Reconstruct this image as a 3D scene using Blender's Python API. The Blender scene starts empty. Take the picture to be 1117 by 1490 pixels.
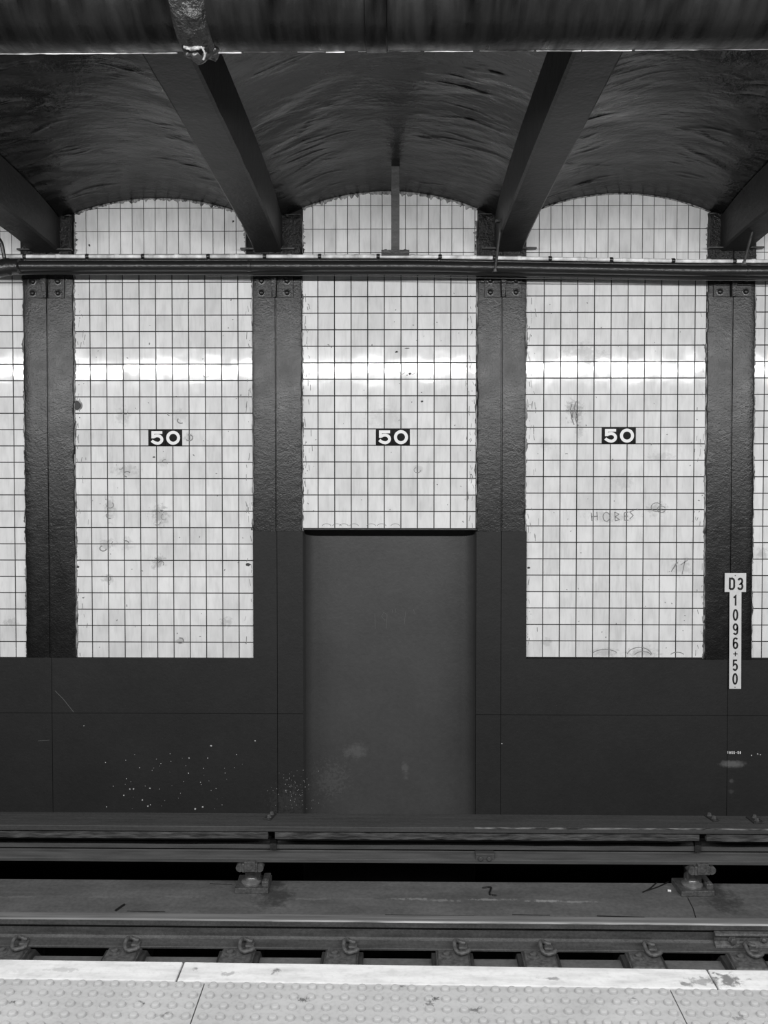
import bpy, bmesh, math, random
from mathutils import Vector, Matrix, noise as mnoise
R = random.Random(50)
C = bpy.context.scene.collection
sc = bpy.context.scene
# ------------------------------------------------------------------ camera
F = 1330.0; W, H = 1117.0, 1490.0
YAW, PITCH = math.radians(0.75), math.radians(1.5)
CZ = 1.66
CYP = 634.0 + F*math.tan(PITCH)
fwd = Vector((-math.sin(YAW)*math.cos(PITCH), math.cos(YAW)*math.cos(PITCH), -math.sin(PITCH)))
rgt = Vector((math.cos(YAW), math.sin(YAW), 0.0))
up = rgt.cross(fwd)
CP = Vector((0, 0, CZ))
cam = bpy.data.cameras.new('camera'); camo = bpy.data.objects.new('camera', cam); C.objects.link(camo)
camo.matrix_world = Matrix.Translation(CP) @ Matrix((rgt, up, -fwd)).transposed().to_4x4()
cam.sensor_fit = 'VERTICAL'; cam.sensor_height = 36; cam.lens = F*36/H
cam.shift_y = -(H/2 - CYP)/H
cam.clip_start = 0.05
sc.camera = camo
def ray(px, py): return fwd + rgt*((px - W/2)/F) - up*((py - CYP)/F)
def PY(px, py, Y): d = ray(px, py); return CP + d*(Y/d.y)
def PZ(px, py, Z): d = ray(px, py); return CP + d*((Z - CZ)/d.z)
YW = 6.14                                   # plane of the tile faces
def wx(px, py=640): return PY(px, py, YW).x
def wz(py, px=560): return PY(px, py, YW).z

# ------------------------------------------------------------------ materials
def node(nt, t, **kw):
    n = nt.nodes.new(t)
    for k, v in kw.items(): setattr(n, k, v)
    return n
def mat(name, col, rough=.5, metal=0.0, spec=.5, coat=0.0, coat_rough=.1, var=None, attr=False, bumps=(), blobs=(), rvar=None):
    """var = list of (scale_xyz, detail, low_mul, high_mul, lo, hi) tone variations; bumps = (scale_xyz, detail, distance)"""
    m = bpy.data.materials.new(name); m.use_nodes = True; nt = m.node_tree
    b = nt.nodes['Principled BSDF']; L = nt.links.new
    b.inputs['Roughness'].default_value = rough; b.inputs['Metallic'].default_value = metal
    b.inputs['Specular IOR Level'].default_value = spec
    b.inputs['Coat Weight'].default_value = coat; b.inputs['Coat Roughness'].default_value = coat_rough
    tc = node(nt, 'ShaderNodeTexCoord')
    def nz(scale, detail, rg=.55):
        mp = node(nt, 'ShaderNodeMapping'); mp.inputs['Scale'].default_value = scale
        L(tc.outputs['Object'], mp.inputs['Vector'])
        n = node(nt, 'ShaderNodeTexNoise'); n.inputs['Scale'].default_value = 1.0
        n.inputs['Detail'].default_value = detail; n.inputs['Roughness'].default_value = rg
        L(mp.outputs['Vector'], n.inputs['Vector']); return n.outputs['Fac']
    def rng(src, a, b_, c, d, smooth=False):
        r = node(nt, 'ShaderNodeMapRange')
        if smooth: r.interpolation_type = 'SMOOTHSTEP'
        for k, v in zip(('From Min', 'From Max', 'To Min', 'To Max'), (a, b_, c, d)): r.inputs[k].default_value = v
        L(src, r.inputs['Value']); return r.outputs['Result']
    def mth(op, a, b_):
        n = node(nt, 'ShaderNodeMath', operation=op)
        for i, v in enumerate((a, b_)):
            if isinstance(v, (int, float)): n.inputs[i].default_value = v
            else: L(v, n.inputs[i])
        return n.outputs[0]
    val = None
    base = node(nt, 'ShaderNodeValue'); base.outputs[0].default_value = col; val = base.outputs[0]
    if attr:
        a = node(nt, 'ShaderNodeAttribute', attribute_name='tone'); val = mth('MULTIPLY', val, a.outputs['Fac'])
    for (s, d, lm, hm, lo, hi) in (var or ()):
        val = mth('MULTIPLY', val, rng(nz(s, d), lo, hi, lm, hm))
    for (c, r, v, amt, ns, nsc) in blobs:     # worn or stained patches with their own outline
        sv = node(nt, 'ShaderNodeVectorMath', operation='SUBTRACT'); sv.inputs[1].default_value = c
        L(tc.outputs['Object'], sv.inputs[0])
        dv = node(nt, 'ShaderNodeVectorMath', operation='DIVIDE'); dv.inputs[1].default_value = r
        L(sv.outputs[0], dv.inputs[0])
        ln = node(nt, 'ShaderNodeVectorMath', operation='LENGTH'); L(dv.outputs[0], ln.inputs[0])
        nn = rng(nz((nsc, nsc, nsc), 4, .65), .3, .7, -ns, ns)
        k = rng(mth('ADD', ln.outputs['Value'], nn), .25, 1.1, amt, 0.0, True)
        mx = node(nt, 'ShaderNodeMix'); mx.data_type = 'FLOAT'
        L(k, mx.inputs[0]); L(val, mx.inputs[2]); mx.inputs[3].default_value = v
        val = mx.outputs[0]
    cb = node(nt, 'ShaderNodeCombineColor')
    for i in range(3): L(val, cb.inputs[i])
    L(cb.outputs[0], b.inputs['Base Color'])
    if rvar: L(rng(nz(rvar[0], rvar[1]), .3, .7, rvar[2], rvar[3]), b.inputs['Roughness'])
    prev = None
    for (s, d, dist) in bumps:
        bp = node(nt, 'ShaderNodeBump'); bp.inputs['Strength'].default_value = 1.0; bp.inputs['Distance'].default_value = dist
        L(nz(s, d), bp.inputs['Height'])
        if prev: L(prev, bp.inputs['Normal'])
        prev = bp.outputs['Normal']
    if prev:
        L(prev, b.inputs['Normal']); L(prev, b.inputs['Coat Normal'])
    return m
V = lambda *a: tuple(a)
PX = lambda px, py, Y=YW: PY(px, py, Y)
M = {}
M['tile'] = mat('glazed_tile', .76, .1, spec=.6, attr=True,
    var=[((16, 16, 7), 4, .90, 1.03, .3, .6), ((3, 3, 2), 3, .92, 1.03, .3, .7), ((60, 60, 8), 2, .95, 1.02, .35, .5)],
    bumps=[((10, 10, 10), 1, .0005)], rvar=((9, 9, 9), 3, .05, .10),
    blobs=[(PX(x, y), (rx*.0046, .3, ry*.0046), v, am, .6, 45) for x, y, rx, ry, v, am in (
        (178, 605, 12, 14, .4, .4), (262, 605, 14, 12, .4, .35), (160, 740, 9, 22, .34, .5), (183, 685, 22, 10, .4, .45), (232, 750, 14, 18, .32, .55), (238, 672, 9, 7, .4, .4),
        (156, 792, 14, 10, .34, .5), (184, 792, 9, 12, .38, .4), (230, 818, 11, 10, .25, .6), (157, 842, 10, 7, .3, .5), (275, 637, 9, 7, .35, .5), (330, 905, 10, 8, .3, .45), (16, 905, 12, 8, .35, .5), (262, 932, 8, 5, .3, .5),
        (836, 598, 13, 20, .28, .65), (843, 625, 8, 12, .4, .4), (850, 515, 34, 18, .45, .5), (955, 740, 16, 10, .35, .5), (890, 752, 40, 9, .42, .45), (880, 950, 24, 8, .35, .5), (935, 950, 26, 10, .35, .5), (990, 825, 18, 14, .4, .45),
        (795, 645, 14, 10, .42, .4), (960, 665, 22, 8, .42, .4), (608, 682, 8, 8, .4, .45), (560, 610, 30, 20, .5, .35), (480, 540, 20, 10, .45, .4), (905, 700, 16, 16, .42, .35), (795, 935, 9, 7, .36, .4), (1108, 805, 10, 10, .35, .5))])
M['grout'] = mat('dark_grout', .02, .9, spec=.2)
M['black_tile'] = mat('black_glazed_tile', .006, .15)
M['white_glaze'] = mat('white_numeral_glaze', .85, .2)
M['dado'] = mat('dado_paint', .0185, .6, spec=.3, var=[((2, 2, 2), 4, .88, 1.12, .3, .7), ((30, 30, 30), 3, .93, 1.07, .3, .7)],
    bumps=[((60, 60, 60), 3, .0012), ((7, 7, 7), 3, .003)],
    blobs=[(PX(1063, 1110), (.10, .3, .028), .14, .75, .25, 30), (PX(1062, 1135), (.02, .3, .016), .1, .5, .3, 40), (PX(1062, 1150), (.02, .3, .02), .08, .4, .4, 40),
           (PX(425, 1165), (.16, .3, .11), .07, .25, .95, 70)])
M['niche'] = mat('niche_paint', .060, .5, spec=.35, var=[((2, 2, 2), 4, .9, 1.1, .3, .7), ((30, 30, 30), 3, .94, 1.06, .3, .7)],
    bumps=[((60, 60, 60), 3, .0014), ((5, 5, 5), 4, .004)],
    blobs=[(PX(515, 1108), (.11, .6, .06), .13, .5, .45, 34), (PX(478, 1150), (.13, .6, .14), .12, .35, .9, 55),
           (PX(590, 1135), (.03, .6, .08), .15, .4, .5, 30), (PX(640, 1130), (.16, .6, .18), .055, .5, .9, 18)])
M['column'] = mat('column_enamel', .0035, .36, spec=.6, var=[((3, 3, 3), 4, .8, 1.25, .3, .7)],
    bumps=[((42, 42, 42), 3, .0017), ((120, 120, 120), 2, .0012), ((9, 9, 4), 3, .003)], rvar=((8, 8, 8), 3, .31, .41))
M['rough_col'] = mat('crusty_column_paint', .014, .35, spec=.6, bumps=[((50, 50, 50), 5, .02)])
M['plaster'] = mat('edge_plaster', .16, .6, var=[((50, 50, 14), 4, .1, 2.6, .35, .65)], bumps=[((60, 60, 40), 4, .006)])
M['vault'] = mat('vault_paint', .0048, .25, spec=.5, var=[((3, 3, 3), 4, .75, 1.3, .3, .7)],
    bumps=[((50, 50, 50), 3, .0016), ((3, 6, 3), 3, .012)], rvar=((3, 5, 3), 4, .17, .36))
M['beam'] = mat('beam_paint', .0205, .45, spec=.25, var=[((4, 4, 4), 4, .85, 1.15, .3, .7)],
    bumps=[((45, 45, 45), 3, .002), ((6, 6, 6), 3, .006)])
M['pipe'] = mat('big_pipe_paint', .0038, .32, spec=.28, var=[((24, 3, 3), 4, .2, 1.8, .35, .65), ((2, 2, 2), 2, .85, 1.2, .3, .7)],
    bumps=[((18, 4, 4), 3, .003), ((60, 40, 60), 3, .001)], rvar=((26, 3, 3), 3, .22, .52))
M['strap'] = mat('strap_paint', .010, .4, spec=.5, bumps=[((22, 22, 22), 4, .02), ((80, 80, 80), 3, .004)])
M['corner'] = mat('worn_steel_corner', .38, .4, var=[((3, 50, 50), 4, .3, 1.4, .35, .65)])
M['bead'] = mat('pale_lit_line', .55, .4, var=[((9, 40, 40), 4, .15, 1.5, .38, .62)])
M['black_pipe'] = mat('black_conduit', .016, .32, spec=.55, bumps=[((30, 60, 60), 3, .002)])
M['galv'] = mat('galvanised_conduit', .80, .3, metal=0, var=[((12, 12, 12), 3, .55, 1.2, .35, .65)])
M['dark_steel'] = mat('dark_painted_steel', .030, .4, spec=.5, bumps=[((70, 70, 70), 4, .004)])
M['bolt'] = mat('dark_bolt', .016, .3, spec=.6, bumps=[((90, 90, 90), 2, .002)])
M['rusty'] = mat('grimy_steel', .062, .5, spec=.45, var=[((4, 30, 30), 4, .7, 1.3, .3, .7), ((60, 60, 60), 3, .8, 1.2, .3, .7)], bumps=[((90, 90, 90), 4, .002)])
M['clip'] = mat('grimy_fastener_steel', .085, .45, spec=.5, var=[((40, 40, 40), 4, .6, 1.4, .3, .7)], bumps=[((80, 80, 80), 4, .004)])
M['railtop'] = mat('worn_rail_head', .18, .45, spec=.5, var=[((2, 60, 60), 4, .65, 1.2, .3, .7)])
M['third'] = mat('third_rail_steel', .075, .5, spec=.4, var=[((3, 40, 40), 4, .75, 1.3, .3, .7)], bumps=[((60, 60, 60), 4, .002)])
M['board'] = mat('dusty_board', .058, .6, spec=.35, var=[((2, 30, 30), 4, .8, 1.2, .3, .7), ((50, 50, 50), 3, .88, 1.12, .3, .7)], bumps=[((6, 90, 90), 4, .002)])
M['plank'] = mat('weathered_plank', .055, .75, var=[((8, 60, 60), 5, .35, 1.7, .35, .65)], bumps=[((14, 70, 70), 5, .008)])
M['worn_edge'] = mat('worn_board_edge', .16, .5, var=[((9, 50, 50), 4, .2, 1.6, .4, .65)])
bl = []
for (px, py, a) in ((600, 1308, .30), (640, 1310, .26), (795, 1311, .42), (840, 1312, .30), (715, 1309, .32), (20, 1305, .2), (150, 1305, .2), (260, 1305, .2), (455, 1308, .2), (520, 1308, .18)):
    p = PZ(px, py, -1.27); bl.append((p, (.13, .016, .3), a, .75, .8, 26))
for (px, py) in ((398, 1300), (1045, 1305)):
    p = PZ(px, py, -1.27); bl.append((p, (.13, .22, .3), .045, .8, .5, 10))
M['bed'] = mat('trackbed_concrete', .135, .8, spec=.25, var=[((3, 6, 3), 5, .8, 1.15, .3, .7), ((40, 40, 40), 4, .85, 1.15, .3, .7), ((1.2, 9, 1), 3, .88, 1.08, .35, .6)], bumps=[((50, 50, 50), 4, .002)], blobs=bl)
M['gutter'] = mat('wet_grimy_gutter', .02, .6, bumps=[((30, 30, 30), 4, .01)])
M['tie'] = mat('oily_tie', .04, .7, var=[((30, 8, 30), 5, .6, 1.4, .3, .7)], bumps=[((50, 12, 50), 5, .006)])
tb = []
for (px, py, rx, ry, a) in ((440, 1455, .016, .012, .05), (922, 1456, .012, .014, .12), (633, 1453, .012, .012, .05), (205, 1460, .012, .01, .1), (690, 1470, .02, .012, .1), (240, 1478, .02, .01, .12), (585, 1434, .01, .008, .08), (1075, 1482, .02, .012, .15), (20, 1458, .016, .008, .08), (625, 1462, .016, .014, .1)):
    p = PZ(px, py, 0.0); tb.append((p, (rx, ry, .1), a, .9, .8, 120))
M['tactile'] = mat('tactile_plate', .30, .5, spec=.4, var=[((5, 5, 5), 5, .9, 1.06, .3, .7), ((70, 70, 70), 4, .88, 1.06, .25, .5)], bumps=[((120, 120, 120), 3, .0006)], blobs=tb)
eb = []
for (px, py, rx, ry, a, am) in ((1055, 1426, .055, .035, .1, .9), (1020, 1428, .06, .02, .2, .8), (1000, 1432, .03, .012, .16, .9), (95, 1411, .05, .014, .3, .7), (335, 1417, .03, .014, .25, .8), (400, 1413, .018, .016, .12, .9), (285, 1410, .012, .012, .12, .8),
        (30, 1415, .03, .02, .4, .7), (800, 1424, .03, .008, .15, .8), (570, 1414, .02, .012, .4, .7)):
    p = PZ(px, py, 0.0); eb.append((p, (rx, ry, .1), a, am, .9, 40))
M['edge'] = mat('edge_board_paint', .47, .5, spec=.4, var=[((7, 30, 7), 5, .8, 1.05, .3, .6), ((50, 50, 50), 4, .9, 1.05, .25, .5)], bumps=[((60, 60, 60), 3, .001)], blobs=eb)
M['floor'] = mat('platform_concrete', .22, .7, var=[((5, 5, 5), 4, .9, 1.1, .3, .7)])
M['sign'] = mat('white_sign_enamel', .66, .35, var=[((40, 40, 20), 3, .92, 1.03, .3, .6)])
M['ink'] = mat('black_sign_lettering', .008, .5)
M['chalk'] = mat('white_paint_marks', .45, .8)
M['scuff'] = mat('grey_scuff', .22, .7)
M['scuff_dark'] = mat('dark_chip', .05, .8)
M['scratch'] = mat('pale_scratch', .13, .8)
M['caulk'] = mat('pale_caulk', .22, .45, var=[((60, 60, 60), 3, .4, 1.2, .35, .6)], bumps=[((60, 60, 60), 3, .006)])
M['porcelain'] = mat('glazed_insulator', .16, .25, spec=.6, var=[((30, 30, 30), 3, .6, 1.2, .3, .7)])
M['room'] = mat('platform_room_paint', .15, .7)

# ------------------------------------------------------------------ mesh helpers
def nb(): return bmesh.new()
def box(bm, x0, x1, y0, y1, z0, z1):
    v = [bm.verts.new(p) for p in ((x0,y0,z0),(x1,y0,z0),(x1,y1,z0),(x0,y1,z0),(x0,y0,z1),(x1,y0,z1),(x1,y1,z1),(x0,y1,z1))]
    for f in ((0,3,2,1),(4,5,6,7),(0,1,5,4),(1,2,6,5),(2,3,7,6),(3,0,4,7)): bm.faces.new([v[i] for i in f])
def hexa(bm, pts):          # 8 points, same order as box
    v = [bm.verts.new(p) for p in pts]
    for f in ((0,3,2,1),(4,5,6,7),(0,1,5,4),(1,2,6,5),(2,3,7,6),(3,0,4,7)): bm.faces.new([v[i] for i in f])
def tube(bm, pts, r, n=12, cap=True):
    pts = [Vector(p) for p in pts]; rings = []
    rr = r if isinstance(r, (list, tuple)) else [r]*len(pts)
    up0 = None
    for i, p in enumerate(pts):
        t = (pts[min(i+1, len(pts)-1)] - pts[max(i-1, 0)]).normalized()
        if up0 is None:
            a = Vector((0,0,1)) if abs(t.z) < .9 else Vector((0,1,0)); up0 = (a - t*a.dot(t)).normalized()
        else: up0 = (up0 - t*up0.dot(t)).normalized()
        s = t.cross(up0)
        rings.append([bm.verts.new(p + (up0*math.cos(2*math.pi*k/n) + s*math.sin(2*math.pi*k/n))*rr[i]) for k in range(n)])
    for a, b in zip(rings, rings[1:]):
        for k in range(n): bm.faces.new((a[k], a[(k+1)%n], b[(k+1)%n], b[k]))
    if cap: bm.faces.new(rings[0][::-1]); bm.faces.new(rings[-1])
def smooth_path(pts, n=6):
    pts = [Vector(p) for p in pts]; out = []
    for i in range(len(pts)-1):
        p0, p1, p2, p3 = pts[max(i-1,0)], pts[i], pts[i+1], pts[min(i+2, len(pts)-1)]
        for k in range(n):
            t = k/n
            out.append(.5*((2*p1) + (p2-p0)*t + (2*p0-5*p1+4*p2-p3)*t*t + (-p0+3*p1-3*p2+p3)*t**3))
    out.append(pts[-1]); return out
def lathe(bm, prof, c, axis='z', n=20):
    rings = []
    for (r, h) in prof:
        ring = []
        for k in range(n):
            a = 2*math.pi*k/n
            if axis == 'z': p = (c[0]+r*math.cos(a), c[1]+r*math.sin(a), c[2]+h)
            elif axis == 'y': p = (c[0]+r*math.cos(a), c[1]-h, c[2]+r*math.sin(a))
            ring.append(bm.verts.new(p))
        rings.append(ring)
    for a, b in zip(rings, rings[1:]):
        for k in range(n): bm.faces.new((a[k], a[(k+1)%n], b[(k+1)%n], b[k]))
    bm.faces.new(rings[0][::-1]); bm.faces.new(rings[-1])
def prism_x(bm, prof, x0, x1, step=None, rot=0.0):
    """profile of (y,z) swept along x"""
    n = max(1, int((x1-x0)/step)) if step else 1
    rings = []
    for i in range(n+1):
        x = x0 + (x1-x0)*i/n
        rings.append([bm.verts.new((x, y + rot*x, z)) for (y, z) in prof])
    m = len(prof)
    for a, b in zip(rings, rings[1:]):
        for k in range(m): bm.faces.new((a[k], a[(k+1)%m], b[(k+1)%m], b[k]))
    bm.faces.new(rings[0][::-1]); bm.faces.new(rings[-1])
def hexbolt(bm, c, r, h, axis='y', n=6):
    lathe(bm, [(r*1.35, 0), (r*1.35, h*.25), (r, h*.25), (r, h*.9), (r*.8, h)], c, axis, n)
def domebolt(bm, c, r, h, axis='y'):
    lathe(bm, [(r*1.5, 0), (r*1.5, h*.2), (r, h*.25), (r*.95, h*.6), (r*.7, h*.85), (r*.3, h)], c, axis, 14)
def ribbon(bm, pts, w, y0, th=.0008, closed=False):
    """flat stroke in the XZ plane, front face at y0-th"""
    P = [Vector((p[0], p[1])) for p in pts]; n = len(P); L_ = []; R_ = []
    for i in range(n):
        a = P[i-1] if (i > 0 or closed) else None
        b = P[(i+1) % n] if (i < n-1 or closed) else None
        d1 = (P[i]-a).normalized() if a is not None else None
        d2 = (b-P[i]).normalized() if b is not None else None
        d1 = d1 if d1 is not None else d2; d2 = d2 if d2 is not None else d1
        t = d1+d2
        t = t.normalized() if t.length > 1e-6 else d1
        nn = Vector((-t.y, t.x)); k = 1/max(.45, nn.dot(Vector((-d1.y, d1.x))))
        ww = w[i] if isinstance(w, (list, tuple)) else w
        L_.append(P[i]+nn*ww/2*k); R_.append(P[i]-nn*ww/2*k)
    def ring(i): return [bm.verts.new(q) for q in ((L_[i].x, y0, L_[i].y), (R_[i].x, y0, R_[i].y), (R_[i].x, y0-th, R_[i].y), (L_[i].x, y0-th, L_[i].y))]
    rg = [ring(i) for i in range(n)]
    for i in range(n if closed else n-1):
        a, b = rg[i], rg[(i+1) % n]
        for k in range(4): bm.faces.new((a[k], b[k], b[(k+1)%4], a[(k+1)%4]))
    if not closed: bm.faces.new(rg[0]); bm.faces.new(rg[-1][::-1])
def arc(cx, cy, rx, ry, a0, a1, n=14): return [(cx+rx*math.cos(math.radians(a0+(a1-a0)*i/n)), cy+ry*math.sin(math.radians(a0+(a1-a0)*i/n))) for i in range(n+1)]

def tag(o, label=None, cat=None, group=None, kind=None):
    if label: o['label'] = label
    if cat: o['category'] = cat
    if group: o['group'] = group
    if kind: o['kind'] = kind
    return o
def obj(name, bm, m, parent=None, bevel=0, smooth=False, loc=None, seg=2, label=None, kind=None):
    """vertices are given in world space; the origin is set at loc (or at the parent's)"""
    bmesh.ops.recalc_face_normals(bm, faces=bm.faces)
    org = Vector(loc) if loc is not None else (wloc(parent) if parent else Vector((0,0,0)))
    bmesh.ops.translate(bm, verts=bm.verts, vec=-org)
    me = bpy.data.meshes.new(name); bm.to_mesh(me); bm.free()
    me.materials.append(m)
    o = bpy.data.objects.new(name, me); C.objects.link(o)
    if parent:
        o.parent = parent; o.location = org - wloc(parent)
    else: o.location = org
    if smooth:
        for p in me.polygons: p.use_smooth = True
        if smooth != 'all': me.set_sharp_from_angle(angle=math.radians(40))
    if bevel:
        md = o.modifiers.new('bevel', 'BEVEL'); md.width = bevel; md.segments = seg; md.limit_method = 'ANGLE'; md.harden_normals = False
    return tag(o, label, kind=kind)
def wloc(o):
    v = Vector((0,0,0))
    while o: v += o.location; o = o.parent
    return v
def thing(name, loc, label, cat, group=None, kind=None):
    o = bpy.data.objects.new(name, None); o.empty_display_size = .05; C.objects.link(o); o.location = loc
    return tag(o, label, cat, group, kind)
def dup(root, loc, label, rotz=0):
    def cp(o, par):
        c = o.copy(); C.objects.link(c)
        if par: c.parent = par
        for ch in [k for k in bpy.data.objects if k.parent is o]: cp(ch, c)
        return c
    r = cp(root, None); r.location = loc; r.rotation_euler = (0, 0, rotz); r['label'] = label
    return r

XL, XR = -5.2, 5.2
ZB = -1.55                                   # foot of the wall
PR = .020                                    # how far columns and dado stand proud of the tiles
# ------------------------------------------------------------------ wall, tiles, dado, niche
NX0, NX1, NZ = wx(441, 900), wx(692, 900), wz(770.5)
NICHE = .20
wall = nb()
YB = YW + .006
box(wall, XL, NX0-.012, YB, YB+.6, ZB, 3.75); box(wall, NX1+.012, XR, YB, YB+.6, ZB, 3.75); box(wall, NX0-.012, NX1+.012, YB, YB+.6, NZ+.004, 3.75)
wall_o = obj('wall_far', wall, M['grout'], kind='structure')
tag(wall_o, 'far track wall with white tile panels between dark columns over a dark painted base', 'wall')
TILES = {}
def tile_quad(bm, lay, x0, x1, z0, z1, jt=.0058, zt=None, tone=None):
    """one glazed tile with chamfered edges and a slight tilt of its own; zt = (left top, right top) where the arch cuts it"""
    h = jt/2; c = .0014
    x0 += h; x1 -= h; z0 += h; z1 -= h
    if x1-x0 < .006 or z1-z0 < .004: return
    tl, tr = (z1, z1) if zt is None else (min(z1, zt[0]), min(z1, zt[1]))
    if max(tl, tr) - z0 < .008: return
    tl = max(tl, z0+.005); tr = max(tr, z0+.005)
    ax, az = R.gauss(0, .0020), R.gauss(0, .0024)
    mx, mz = (x0+x1)/2, (z0+z1)/2
    o = [(x0, z0), (x1, z0), (x1, tr), (x0, tl)]
    i_ = [(x0+c, z0+c), (x1-c, z0+c), (x1-c, tr-c), (x0+c, tl-c)]
    back = [bm.verts.new((p[0], YB, p[1])) for p in o]
    mid = [bm.verts.new((p[0], YW+.0018, p[1])) for p in o]
    fr = [bm.verts.new((p[0], YW + ax*(p[0]-mx) + az*(p[1]-mz), p[1])) for p in i_]
    fs = [bm.faces.new(fr)]
    for k in range(4):
        fs.append(bm.faces.new((mid[k], mid[(k+1)%4], fr[(k+1)%4], fr[k])))
        fs.append(bm.faces.new((back[k], back[(k+1)%4], mid[(k+1)%4], mid[k])))
    t = tone if tone else min(1.08, max(.80, R.gauss(1.0, .045)))
    for f in fs:
        for lp in f.loops: lp[lay] = (t, t, t, 1)
def panel(name, label, xs, zs, plaque=None, top=None, jt=.0058):
    bm = nb(); lay = bm.loops.layers.float_color.new('tone')
    for j in range(len(zs)-1):
        z1, z0 = zs[j], zs[j+1]
        X = xs
        if plaque and plaque[2] == j:
            a, b = plaque[0], plaque[1]
            X = [x for x in xs if x < a-.02] + [a]
            Xr = [b] + [x for x in xs if x > b+.02]
            segs = list(zip(X, X[1:])) + list(zip(Xr, Xr[1:]))
        else: segs = list(zip(X, X[1:]))
        for (x0, x1) in segs:
            tile_quad(bm, lay, x0, x1, z0, z1, jt, zt=(top(x0), top(x1)) if top else None)
    o = obj(name, bm, M['tile'], wall_o, label=label)
    return o
def lin(a, d, n): return [a + d*k for k in range(n)]
def X_(l): return [wx(p) for p in l]
def Z_(l, px): return [wz(p, px) for p in l]
rowsL = [387, 411] + [411 + 23.79*k for k in range(1, 24)]
rowsM = [384, 407.5] + [407.5 + 24.06*k for k in range(1, 15)] + [769]
rowsR = [383, 406.5] + [406.5 + 23.93*k for k in range(1, 23)] + [957]
plq = {}
def rowof(rows, y): return max(i for i, r in enumerate(rows) if r <= y)
zsL, zsM, zsR = Z_(rowsL, 240), Z_(rowsM, 566), Z_(rowsR, 895)
jL, jM, jR = rowof(rowsL, 638), rowof(rowsM, 637), rowof(rowsR, 635)
pL = (wx(216.3), wx(264.3), jL); pM = (wx(547.3), wx(595.5), jM); pR_ = (wx(875.8), wx(924.2), jR)
pnL = panel('tile_panel', 'left white square-tiled panel', X_([109]+lin(132, 23.85, 10)+[368]), zsL, pL)
pnM = panel('tile_panel', 'short middle white tiled panel above the niche', X_([439.5]+lin(462.6, 24.1, 10)+[692.5]), zsM, pM)
pnR = panel('tile_panel', 'right white square-tiled panel', X_([763.5]+lin(790.6, 24.33, 10)+[1026]), zsR, pR_)
pnA = panel('tile_panel', 'white tiled panel cut by the left picture edge', X_(lin(-220, 24, 11)+[39.5]), zsL)
pnD = panel('tile_panel', 'white tiled panel cut by the right picture edge', X_([1094]+lin(1111, 24.2, 10)), zsR)

# ---- vaulted ceiling profile
SL = .065                                    # the roof rises slightly from the wall towards the platform
BEAMX = [-3.85, wx(72)+.0, wx(392, 360)-.005, wx(739, 362), wx(1066, 362), 3.80]
BW = .094
BAY = []                                     # (xa, xb, spring z, apex z) between beam centres
apex = [wz(286), wz(288), wz(279), wz(283), wz(286)]
for k in range(5): BAY.append((BEAMX[k], BEAMX[k+1], wz(327), apex[k]))
def rise(d): d = max(0, d); return .15*(1-math.exp(-d/.6)) + .035*d
def zarc(k, x):
    a, b, zs_, za = BAY[k]; t = (2*(x-a)/(b-a) - 1)
    c = (b-a)/2; rise = za - zs_; r = (c*c + rise*rise)/(2*rise)
    t = max(-1, min(1, t))
    return za - r + math.sqrt(max(0, r*r - (c*t)**2))
# arched tile fields above the conduit
def lunette(k, label, x0, x1, first, pitch, rows, px):
    xs = [x0] + [x for x in lin(first, pitch, 40) if x0+3 < x < x1-3] + [x1]
    return panel('arched_tile_panel', label, X_(xs), Z_(rows, px), jt=.0036, top=lambda x: zarc(k, x) - .004 + .006*mnoise.noise(Vector((x*25, k, 0))))
lunette(1, 'arched white tile field at left, above the conduits', 111, 358, 127.5, 16.7, [270, 303, 336.5, 370, 395], 235)
lunette(2, 'middle arched white tile field behind the hanger post', 441, 694, 455.5, 16.75, [266, 299, 333, 367.5, 393], 566)
lunette(3, 'arched white tile field at right, above the conduits', 764, 1030, 783, 16.6, [266, 299, 333, 367, 393], 895)
lunette(0, 'arched white tile sliver at the left picture edge', -180, 33, -164, 16.7, [270, 303, 336.5, 370, 395], 20)
lunette(4, 'arched white tile sliver at the right picture edge', 1096, 1300, 1109, 16.7, [266, 299, 333, 367, 393], 1110)

# ---- dado: painted slabs with hairline joints, open at the niche
dado = nb(); g = .0035
zt, zj, zc = wz(957.5), wz(1038), wz(773)
def slab(x0, x1, z0, z1):
    e = lambda x: 0 if min(abs(x-q) for q in jx) > .004 else g/2
    box(dado, x0+e(x0), x1-e(x1), YW-PR, YB+.002, z0+(g/2 if z0 == zj else 0), z1-(g/2 if z1 == zj else 0))
jx = [wx(77, 1000), wx(404, 1000), wx(728, 1000), wx(1057, 1000)]
cB0, cC1 = wx(368.5), wx(766)
def row(xs, z0, z1):
    for a, b in zip(xs, xs[1:]): slab(a, b, z0, z1)
row([XL, jx[0], jx[1]], ZB, zj); row([jx[1], NX0], ZB, zj); row([NX1, jx[2], jx[3], XR], ZB, zj)
row([XL, jx[0], cB0], zj, zt); row([cC1, jx[3], XR], zj, zt)
row([cB0, jx[1], NX0], zj, zc); row([NX1, jx[2], cC1], zj, zc)
dado_o = obj('painted_dado', dado, M['dado'], wall_o, label='dark painted lower wall')
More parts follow.
